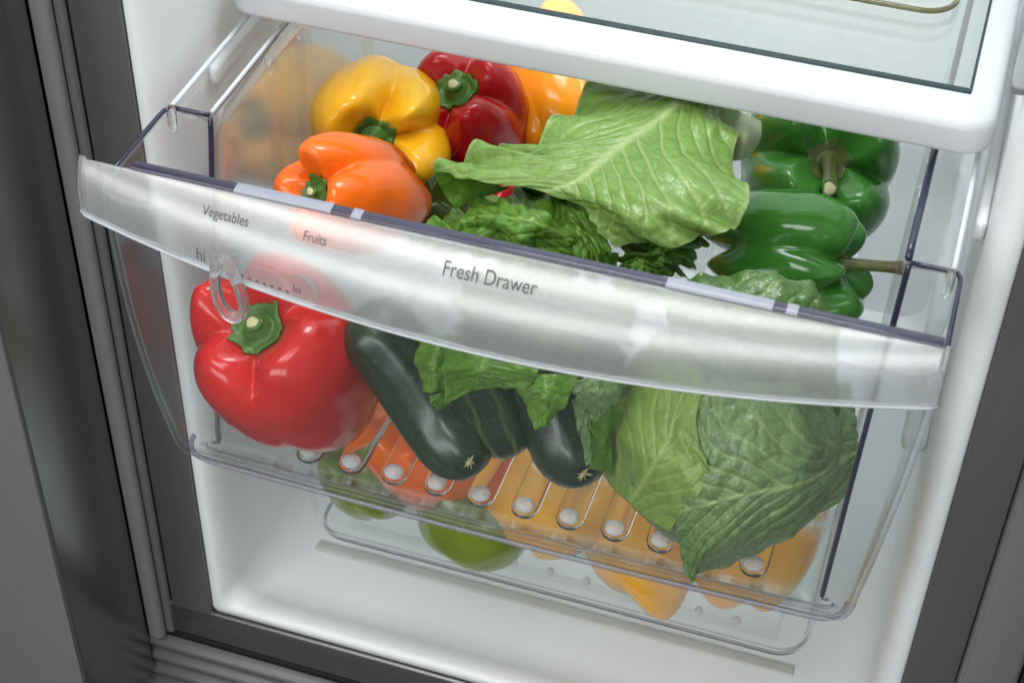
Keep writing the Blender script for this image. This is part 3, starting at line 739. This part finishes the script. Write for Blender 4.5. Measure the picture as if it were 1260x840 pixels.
pepper('bell_pepper', 'red', (357, 450), .290, (-.28, -.46), 'large red bell pepper behind the clear drawer front, beneath the handle', 119, 232, seed=3, taper=.34, stem_len=.24, dip=.30, grooves=[20, 112, 178, 262], lobe_amp=.10, groove=.12)
pepper('bell_pepper', 'yellow', (463, 160), .335, (.02, .30), 'yellow bell pepper on top of the pile beside the red one', 99, 165, seed=11, taper=.16, dip=.40, lobe_amp=.17, groove=.26, grooves=[68, 8, 285, 190], stem_len=.2)
pepper('bell_pepper', 'orange', (438, 240), .360, (-.55, .02), 'orange bell pepper with a green stem just above the handle', 76, 182, seed=8, taper=.30, stem_len=.26, dip=.30, groove=.24, grooves=[128, 38, 292, 210], lobe_amp=.12)
pepper('bell_pepper', 'darkred', (578, 142), .330, (-.22, -.34), 'deep red bell pepper between the yellow pepper and the lettuce', 88, 150, seed=21, taper=.25, stem_len=.28, dip=.32, stem_scale=.85, grooves=[-15, 75, 165, 250], lobe_amp=.13, groove=.2)
pepper('bell_pepper', 'amber', (684, 100), .330, (.05, .95), 'amber orange pepper standing under the shelf behind the red one', 72, 186, 4, roll=.4, seed=31, taper=.25, stem=None, dip=.12, lobe_amp=.03, groove=.08)
pepper('bell_pepper', 'darkred', (600, 250), .290, (-.2, -.3), 'red pepper showing only between the folded lettuce leaf and the dark leaves', 62, 110, 4, roll=.4, seed=36, taper=.2)
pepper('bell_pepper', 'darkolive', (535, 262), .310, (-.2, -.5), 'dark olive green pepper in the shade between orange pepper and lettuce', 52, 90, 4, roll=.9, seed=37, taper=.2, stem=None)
pepper('bell_pepper', 'green', (1006, 210), .340, (-.0, -.05), 'green bell pepper with curved brown stem under the shelf corner', 112, 190, seed=41, taper=.2, stem='long', stemmat='stem_brown', stem_len=.50, stem_bend=(-.06, -.50), dip=.34, groove=.24, lobe_amp=.14, grooves=[168, 95, 345, 262], stem_scale=.62)
pepper('bell_pepper', 'green', (972, 320), .345, (.90, .08), 'green bell pepper lying sideways behind the cabbage, thin stem pointing right', 94, 168, seed=45, taper=.06, stem='long', stemmat='stem_brown', stem_len=1.25, stem_bend=(0, .35), dip=.30, groove=.2, stem_scale=.62, grooves=[35, 100, 165, 260, 310])
# in the deep well
pepper('bell_pepper', 'orange', (520, 545), .170, (-.4, -.6), 'red orange pepper under the ribbed floor behind the dark zucchini', 82, 170, 4, seed=51, taper=.2, stem=None, group='peppers under the ribbed floor')
pepper('bell_pepper', 'olive', (448, 580), .120, (-.3, -.6), 'olive green pepper under the ribbed floor beneath the red pepper', 62, 110, 4, seed=52, taper=.2, stem=None, group='peppers under the ribbed floor')
pepper('bell_pepper', 'olive', (590, 625), .115, (.2, -.5), 'olive green pepper showing below the lower front edge of the drawer', 78, 130, 3, seed=53, taper=.1, stem=None, group='peppers under the ribbed floor')
pepper('bell_pepper', 'gold', (690, 585), .150, (.5, -.6), 'amber pepper under the ribbed floor beneath the zucchini ends', 92, 170, 4, seed=54, taper=.15, stem=None, group='peppers under the ribbed floor', groove=.08)
pepper('bell_pepper', 'gold', (790, 640), .120, (-.15, -.85), 'amber pepper with pointed tip below the cabbage', 92, 210, 3, seed=57, taper=.5, stem=None, group='peppers under the ribbed floor', groove=.08)
pepper('bell_pepper', 'gold', (935, 640), .130, (.1, -.8), 'amber pepper under the ribbed floor by the right wall', 92, 190, 4, seed=55, taper=.2, stem=None, group='peppers under the ribbed floor', groove=.08)

def zucchini(pts, rad_px, label, seed, stripes=.25, scar=True):
    W_ = np.array([at(a, b, z) for a, b, z in pts]); k = 1 / ppm(W_[-1])
    t = np.linspace(0, 1, 70); path = cr(W_, t); Ltot = np.linalg.norm(np.diff(path, axis=0), axis=1).sum()
    R = rad_px * k
    sdist = np.concatenate([[0], np.cumsum(np.linalg.norm(np.diff(path, axis=0), axis=1))])
    e1 = np.clip((Ltot - sdist) / (R * 1.15), 0, 1); e0 = np.clip(sdist / (R * .9), 0, 1)
    prof = np.sqrt(np.maximum(0, 1 - (1 - e1) ** 2.2)) * np.sqrt(np.maximum(0, 1 - (1 - e0) ** 2.5)) * (.93 + .07 * np.sin(t * 3))
    prof = np.maximum(prof, .02)
    n = 72; P = tube_pts(path, R * prof, n)
    a = np.linspace(0, 2 * np.pi, n, endpoint=False)[None, :] + 0 * t[:, None]
    cen = path[:, None, :]
    P = cen + (P - cen) * (1 + .012 * np.cos(9 * a + 2 * np.sin(3 * t[:, None])) + .012 * snoise(P / R, seed, .25, 2))[..., None]
    st = np.clip((np.cos(9 * a + .5 * np.sin(7 * t[:, None])) - .86) / .14, 0, 1) * stripes * (.4 + .6 * t[:, None]) * (1 + .4 * snoise(P / R, seed + 2, 1.0, 2))
    base = path[-1].copy(); base[2] -= R
    root = thing('zucchini', base, label, 'zucchini', 'dark green zucchini in the drawer')
    mesh_obj('body', P.reshape(-1, 3), gridfaces(70, n, True) + [tuple(range(n))[::-1], tuple(69 * n + j for j in range(n))], M['cuke'], root, attrs={'stripe': np.clip(st, 0, 1).ravel()})
    if scar:
        r = np.random.RandomState(seed); v = []; f = []
        dirn = path[-1] - path[-4]; dirn /= np.linalg.norm(dirn); tc = CAM - path[-1]; tc /= np.linalg.norm(tc)
        nn = dirn + .9 * tc; nn /= np.linalg.norm(nn); tip = path[-1] - dirn * R * 1.1 + nn * R * 1.05; dirn = nn; fr = frame_of(dirn, 0)
        for i in range(22):
            q = r.rand() * 6.28; l = R * r.uniform(.08, .28); w = R * .035
            d = fr @ np.array([math.cos(q) * 1.0, math.sin(q) * 1.0, .25 * r.rand()]); d /= np.linalg.norm(d); s = np.cross(d, dirn); s /= np.linalg.norm(s)
            b0 = len(v); o0 = tip + dirn * R * .01
            v += [o0 - s * w, o0 + s * w, o0 + d * l + dirn * R * .05 * r.rand(), o0 + dirn * R * .05]; f += [(b0, b0 + 1, b0 + 2), (b0 + 1, b0 + 3, b0 + 2), (b0 + 3, b0, b0 + 2)]
        mesh_obj('blossom_scar', v, f, M['scar'], root, smooth=False)
    return root
zucchini([(440, 380, .34), (490, 440, .315), (538, 512, .286), (589, 582, .270)], 50, 'long dark green zucchini leaning beside the red pepper', 61, .10)
zucchini([(560, 420, .335), (600, 480, .305), (630, 558, .268)], 46, 'striped green zucchini, the middle one of three', 62, .85, False)
zucchini([(650, 430, .325), (690, 520, .290), (725, 597, .268)], 50, 'dark green zucchini with its tip against the cabbage', 63, .12)

def leaf(name, ctrl, mat, parent, seed=1, nu=110, nv=90, ruffle=.004, rfreq=5, crinkle=.0012, cfreq=9, nveins=9, vdepth=.0010, midw=.05, ragged=.10, veinamt=.7, thick=.0005, curl=0.0, slant=.45, tooth=.02):
    C_ = np.array([[at(*p) for p in row] for row in ctrl])
    u, v = np.meshgrid(np.linspace(0, 1, nu), np.linspace(0, 1, nv), indexing='ij')
    w = np.abs(2 * v - 1); side = np.sign(v - .5)
    r = np.random.RandomState(seed)
    en = lambda x, sd, fr: snoise(np.stack([x, 0 * x + sd], -1), seed + sd, fr, 3)
    shrink = ragged * (.5 + .5 * en(u, 3, 2.2)) + tooth * en(u, 8, 14)
    shrink2 = ragged * (.5 + .5 * en(u, 4, 2.2)) + tooth * en(u, 9, 14)
    vs = .5 + (v - .5) * (1 - np.where(side < 0, shrink, shrink2))
    us = u * (1 - ragged * (.5 + .5 * en(v, 5, 1.8)) * u - tooth * en(v, 10, 12) * u)
    A = cr(C_, us.ravel()).reshape(nu, nv, C_.shape[1], 3)
    # across
    k = C_.shape[1]
    Q = np.concatenate([2 * A[:, :, :1] - A[:, :, 1:2], A, 2 * A[:, :, -1:] - A[:, :, -2:-1]], 2)
    s = np.clip(vs, 0, 1) * (k - 1); i = np.minimum(s.astype(int), k - 2); x = (s - i)[..., None]
    g = lambda o: np.take_along_axis(Q, (i + o)[..., None, None], 2)[:, :, 0]
    p0, p1, p2, p3 = g(0), g(1), g(2), g(3)
    P = .5 * (2 * p1 + (p2 - p0) * x + (2 * p0 - 5 * p1 + 4 * p2 - p3) * x ** 2 + (3 * p1 - p0 - 3 * p2 + p3) * x ** 3)
    n = np.cross(np.gradient(P, axis=0), np.gradient(P, axis=1)); n /= np.linalg.norm(n, axis=-1)[..., None] + 1e-12
    flip = np.sign((n * (CAM - P)).sum(-1).mean()); n *= flip
    # veins
    wob = .05 * snoise(np.stack([u, v], -1), seed + 20, 1.5, 3)
    q = (us - slant * w * (1 - .3 * w) + wob) * nveins + .37 * (side > 0)
    dd = np.abs(q - np.round(q)); vw = .085
    lat = np.exp(-(dd / vw) ** 2) * np.clip(1.15 - w, 0, 1) ** .6
    mid = np.exp(-(w / (midw * (1.25 - u))) ** 2)
    dd2 = np.abs(q * 2.7 + 6 * w - np.round(q * 2.7 + 6 * w)); sec = np.exp(-(dd2 / .10) ** 2) * .35
    vein = np.maximum(np.maximum(lat * .75, mid), sec * .6 * np.clip(w * 2, 0, 1))
    disp = -vdepth * np.maximum(lat, .0) + vdepth * 1.0 * mid + vdepth * .9 * np.sqrt(np.clip(1 - np.exp(-(dd / .22) ** 2), 0, 1)) * (1 - mid)
    disp += crinkle * snoise(np.stack([us * 1.2, vs], -1), seed + 30, cfreq / 3, 3) * (1 - .7 * mid)
    disp += ruffle * w ** 2.2 * (np.sin(2 * np.pi * rfreq * u + 2.5 * en(u, 6, 1.2) + side * 1.3) + .5 * en(u, 7, 3.5))
    disp += ruffle * .8 * np.clip(u - .7, 0, 1) / .3 * en(v, 11, 2.5)
    P = P + n * disp[..., None]
    edge = np.clip((w - .955) / .03, 0, 1) * .5; vein = np.maximum(vein, edge)
    UV = np.stack([u, v], -1).reshape(-1, 2)
    o = mesh_obj(name, P.reshape(-1, 3), gridfaces(nu, nv), M[mat], parent, uv=UV, attrs={'vein': np.clip(vein * veinamt, 0, 1).ravel()})
    if thick:
        sm = o.modifiers.new('solid', 'SOLIDIFY'); sm.thickness = thick; sm.offset = 0
    return o
LT = thing('romaine_lettuce', at(720, 270, .30), 'romaine lettuce head with one broad pale leaf over dark crinkled leaves', 'lettuce')
leaf('leaf', [[(745, 92, .425), (800, 98, .432), (865, 100, .438), (890, 112, .434), (912, 128, .426)],
              [(690, 146, .428), (745, 145, .436), (812, 146, .440), (862, 160, .438), (905, 182, .430)],
              [(628, 190, .428), (690, 178, .437), (755, 186, .439), (835, 225, .440), (918, 268, .430)],
              [(568, 190, .425), (640, 200, .433), (712, 222, .435), (780, 262, .435), (852, 296, .424)],
              [(528, 205, .420), (580, 222, .428), (664, 238, .428), (715, 262, .424), (752, 306, .412)]], 'leaf_light', LT, seed=5, nu=170, nv=150, ruffle=.005, rfreq=5, crinkle=.0012, cfreq=9, nveins=11, vdepth=.0006, midw=.06, ragged=.03, tooth=.010, veinamt=.8, slant=.6, thick=.0003)
leaf('leaf', [[(533, 212, .421), (560, 208, .424), (600, 214, .425)], [(545, 236, .408), (575, 228, .412), (612, 226, .416)], [(560, 258, .398), (585, 246, .403), (628, 232, .412)]], 'leaf_mid', LT, seed=15, nu=60, nv=60, ruffle=.0004, rfreq=1.5, nveins=2, vdepth=.0001, crinkle=.0003, cfreq=4, ragged=.03, tooth=.004, veinamt=.25)
leaf('leaf', [[(745, 240, .405), (720, 300, .40), (700, 345, .385)], [(675, 232, .405), (655, 275, .425), (650, 335, .40)], [(620, 238, .395), (600, 266, .42), (590, 320, .40)], [(562, 268, .385), (555, 284, .405), (560, 305, .395)], [(515, 280, .392), (512, 286, .395), (518, 292, .392)]],
     'leaf_mid', LT, seed=6, nu=150, nv=130, ruffle=.006, rfreq=4, crinkle=.0042, cfreq=10, nveins=11, vdepth=.0009, ragged=.08, veinamt=.55)
leaf('leaf', [[(640, 225, .41), (670, 226, .415), (720, 235, .418)], [(665, 262, .405), (700, 262, .415), (745, 270, .415)], [(700, 310, .40), (725, 305, .408), (755, 318, .405)], [(715, 352, .38), (740, 345, .38), (765, 352, .375)]],
     'leaf_mid', LT, seed=7, nu=90, nv=70, ruffle=.005, rfreq=3, crinkle=.003, cfreq=9, nveins=7, vdepth=.0015, veinamt=.4)
leaf('leaf', [[(760, 285, .40), (820, 285, .41), (880, 272, .41)], [(770, 320, .395), (815, 312, .408), (862, 300, .40)], [(760, 345, .385), (800, 345, .395), (835, 335, .385)]],
     'leaf_dark', LT, seed=9, nu=80, nv=90, ruffle=.006, rfreq=4, crinkle=.0035, cfreq=9, nveins=6, vdepth=.0016, veinamt=.5)
leaf('leaf', [[(815, 335, .40), (790, 318, .412), (765, 322, .405)], [(818, 352, .385), (790, 345, .40), (758, 345, .39)], [(815, 375, .365), (790, 375, .37), (765, 372, .365)]],
     'leaf_mid', LT, seed=10, nu=60, nv=70, ruffle=.004, rfreq=2, crinkle=.002, nveins=5, veinamt=.5)
# inner mass of leaves between the top leaf and the zucchini
leaf('leaf', [[(560, 330, .36), (640, 330, .375), (700, 345, .38), (790, 370, .37)], [(560, 400, .345), (640, 410, .36), (710, 420, .36), (780, 430, .345)], [(560, 440, .32), (640, 455, .335), (700, 465, .335), (760, 480, .32)]],
     'leaf_dark', LT, seed=12, nu=70, nv=90, ruffle=.005, crinkle=.004, cfreq=8, nveins=6, veinamt=.4)
# tips hanging below the handle
leaf('leaf', [[(520, 415, 0.361), (545, 412, 0.366), (570, 415, 0.361)], [(512, 448, 0.348), (535, 446, 0.356), (560, 450, 0.351)], [(520, 480, 0.338), (532, 484, 0.341), (545, 482, 0.338)]], 'leaf_mid', LT, seed=16, nu=50, nv=50, ruffle=.0012, rfreq=1.5, ragged=.015, tooth=.0, vdepth=.0004, slant=.25, midw=.04, crinkle=0.00068, nveins=5, veinamt=.3)
leaf('leaf', [[(545, 425, 0.361), (600, 435, 0.371), (665, 450, 0.366)], [(545, 462, 0.354), (590, 458, 0.364), (655, 470, 0.359)], [(548, 498, 0.338), (585, 478, 0.351), (635, 478, 0.354)]], 'leaf_mid', LT, seed=17, nu=70, nv=80, ruffle=.0012, rfreq=1.5, ragged=.015, tooth=.0, vdepth=.0004, slant=.25, midw=.04, crinkle=0.00090, nveins=5, veinamt=.4)
leaf('leaf', [[(528, 488, 0.342), (540, 484, 0.344), (548, 482, 0.342)], [(532, 497, 0.336), (542, 494, 0.339), (552, 492, 0.338)], [(540, 503, 0.332), (548, 500, 0.334), (556, 498, 0.332)]], 'leaf_mid', LT, seed=18, nu=30, nv=30, ruffle=.0012, rfreq=1.5, ragged=.015, tooth=.0, vdepth=.0004, slant=.25, midw=.04, crinkle=0.00027, nveins=4, veinamt=.3)
leaf('leaf', [[(632, 465, 0.356), (670, 460, 0.361), (712, 462, 0.356)], [(645, 495, 0.346), (672, 488, 0.354), (700, 490, 0.351)], [(660, 528, 0.334), (668, 524, 0.337), (676, 522, 0.336)]], 'leaf_mid', LT, seed=19, nu=60, nv=60, ruffle=.0012, rfreq=1.5, ragged=.015, tooth=.0, vdepth=.0004, slant=.25, midw=.04, crinkle=0.00068, nveins=5, veinamt=.4)
leaf('leaf', [[(700, 468, 0.356), (735, 465, 0.361), (772, 470, 0.356)], [(712, 492, 0.346), (736, 490, 0.352), (760, 498, 0.346)], [(732, 518, 0.334), (740, 516, 0.336), (748, 516, 0.334)]], 'cab_dark', LT, seed=20, nu=50, nv=50, ruffle=.0012, rfreq=1.5, ragged=.015, tooth=.0, vdepth=.0004, slant=.25, midw=.04, crinkle=0.00054, nveins=5, veinamt=.3)
leaf('leaf', [[(703, 492, 0.344), (712, 488, 0.346), (720, 490, 0.344)], [(712, 530, 0.326), (723, 524, 0.330), (732, 526, 0.326)], [(722, 572, 0.304), (728, 570, 0.306), (732, 568, 0.304)]], 'cab_dark', LT, seed=22, nu=50, nv=40, ruffle=.0012, rfreq=1.5, ragged=.015, tooth=.0, vdepth=.0004, slant=.25, midw=.04, crinkle=0.00036, nveins=5, veinamt=.3)
leaf('leaf', [[(735, 500, 0.341), (750, 500, 0.346), (765, 500, 0.344)], [(726, 545, 0.318), (742, 545, 0.324), (752, 548, 0.321)], [(726, 576, 0.302), (742, 580, 0.304), (755, 584, 0.302)]], 'leaf_dark', LT, seed=23, nu=50, nv=40, ruffle=.0012, rfreq=1.5, ragged=.015, tooth=.0, vdepth=.0004, slant=.25, midw=.04, crinkle=0.00036, nveins=5, veinamt=.4)
leaf('pale_rib', [[(885, 132, .418), (915, 140, .424), (937, 150, .418)], [(885, 165, .412), (915, 168, .424), (936, 170, .414)], [(890, 197, .402), (908, 198, .41), (924, 192, .404)]], 'pale', LT, seed=24, nu=40, nv=40, ruffle=0, crinkle=.0001, cfreq=3, vdepth=0, ragged=.02, tooth=0, nveins=3, veinamt=.1)['label'] = 'smooth whitish leaf base behind the pale leaf'

# cabbage
CC = at(896, 532, .308); CR = 150 / ppm(CC)
CB = thing('cabbage', CC - np.array([0, 0, CR]), 'green cabbage with crinkled outer leaves at the right of the drawer', 'cabbage')
def on_head(px, py, scale):
    """point of the head's ball (scaled) that the picture shows at px, py; off the ball: on the plane through its centre"""
    d = ray(px, py); d = d / np.linalg.norm(d); o = CAM - CC; R_ = CR * scale
    b = o @ d; disc = b * b - (o @ o - R_ * R_)
    if disc > 0: return CAM + d * (-b - math.sqrt(disc))
    return CAM + d * (-b)
def head_mesh():
    n, m = 90, 120
    up = cam_dir(.92, .12, .35)          # veins of the outer leaf spread from the right
    B = frame_of(up, 0)
    t, th = np.meshgrid(np.linspace(.001, np.pi - .001, n), np.linspace(0, 2 * np.pi, m, endpoint=False), indexing='ij')
    D = np.stack([np.sin(t) * np.cos(th), np.sin(t) * np.sin(th), np.cos(t)], -1)
    wob = .25 * snoise(D, 71, .6, 3)
    q = th / (2 * np.pi) * 11 + wob * .8; dd = np.abs(q - np.round(q)); vein = np.exp(-(dd / .055) ** 2) * np.clip(1.5 - t / 1.5, 0, 1)
    q2 = (t * 5 + 2.2 * dd + wob); d2 = np.abs(q2 - np.round(q2)); vein = np.maximum(vein, np.exp(-(d2 / .06) ** 2) * .45 * np.clip(dd * 4, 0, 1))
    rr_ = CR * (1 + .012 * snoise(D, 72, .5, 2) + .010 * snoise(D, 73, 2.2, 3) - .012 * vein)
    P = CC + (D * rr_[..., None] * np.array([1.0, 1, .97])) @ B.T
    return mesh_obj('head', P.reshape(-1, 3), gridfaces(n, m, True), M['cab_dark'], CB, uv=np.stack([th / 6.283, t / 3.1416], -1).reshape(-1, 2), attrs={'vein': (vein * .75).ravel()})
head_mesh()
def patch_px(rows, scales):
    """leaf control points that hug the head: rows of (px,py), each given a distance factor"""
    out = []
    for row, sc in zip(rows, scales):
        out.append([(p, s) for p, s in zip(row, sc)])
    return out
_at = at
def leaf_on_head(name, rows, scales, **kw):
    global at
    look = {}
    ctrl = []
    for row, sc in zip(rows, scales):
        ctrl.append([(p[0], p[1], s) for p, s in zip(row, sc)])
    at = lambda px, py, s: on_head(px, py, s)
    try: o = leaf(name, ctrl, parent=CB, **kw)
    finally: at = _at
    return o
# pale leaf on the left, its stalk end low, edge turned up towards the right
leaf_on_head('leaf', [[(738, 560), (748, 590), (775, 618), (800, 640), (828, 652)],
                      [(738, 520), (768, 548), (800, 580), (828, 605), (842, 628)],
                      [(752, 470), (785, 500), (822, 540), (852, 568), (874, 590)],
                      [(790, 430), (820, 455), (838, 490), (848, 520), (866, 560)],
                      [(820, 400), (840, 420), (860, 445), (868, 470), (846, 530)]],
             [[1.0, 1.02, 1.025, 1.02, 1.02], [1.02, 1.03, 1.03, 1.03, 1.035], [1.02, 1.03, 1.035, 1.04, 1.055], [1.02, 1.03, 1.03, 1.04, 1.05], [1.02, 1.03, 1.035, 1.04, 1.05]],
             mat='cab_light', seed=75, nu=120, nv=110, ruffle=.0012, rfreq=5, crinkle=.0008, cfreq=8, nveins=6, vdepth=.0003, midw=.035, ragged=.05, tooth=.02, veinamt=.6, slant=.8, thick=.0004)
# blue-green leaf wrapping the right side, its corner hanging down to the front
leaf_on_head('leaf', [[(1046, 470), (1053, 515), (1053, 555), (1046, 588), (1030, 612)],
                      [(985, 470), (992, 540), (990, 592), (978, 636), (962, 664)],
                      [(925, 470), (927, 545), (924, 606), (915, 656), (903, 692)],
                      [(874, 482), (872, 560), (868, 620), (864, 672), (860, 708)],
                      [(838, 500), (836, 570), (830, 630), (838, 682), (850, 716)]],
             [[1.01, 1.01, 1.01, 1.01, 1.0], [1.02, 1.03, 1.035, 1.03, 1.02], [1.02, 1.03, 1.045, 1.05, 1.05], [1.015, 1.02, 1.04, 1.08, 1.12], [1.01, 1.01, 1.03, 1.09, 1.14]],
             mat='cab_dark', seed=76, nu=150, nv=130, ruffle=.0012, rfreq=5, crinkle=.0010, cfreq=10, nveins=7, vdepth=.0006, midw=.03, ragged=.03, tooth=.008, veinamt=.85, slant=.9, thick=.0004)
leaf('leaf', [[(815, 352, .405), (818, 375, .40), (825, 420, .375), (830, 470, .35)], [(875, 336, .412), (880, 365, .41), (885, 420, .385), (890, 480, .36)], [(940, 338, .414), (945, 370, .412), (945, 430, .385), (945, 490, .355)],
              [(990, 345, .412), (1000, 380, .408), (1005, 440, .38), (1000, 500, .345)], [(1022, 372, .402), (1030, 400, .395), (1035, 450, .37), (1030, 510, .335)]],
     'cab_top', CB, seed=77, nu=130, nv=110, ruffle=.0026, rfreq=3, crinkle=.0012, cfreq=8, nveins=7, vdepth=.0006, ragged=.05, tooth=.012, veinamt=.5)
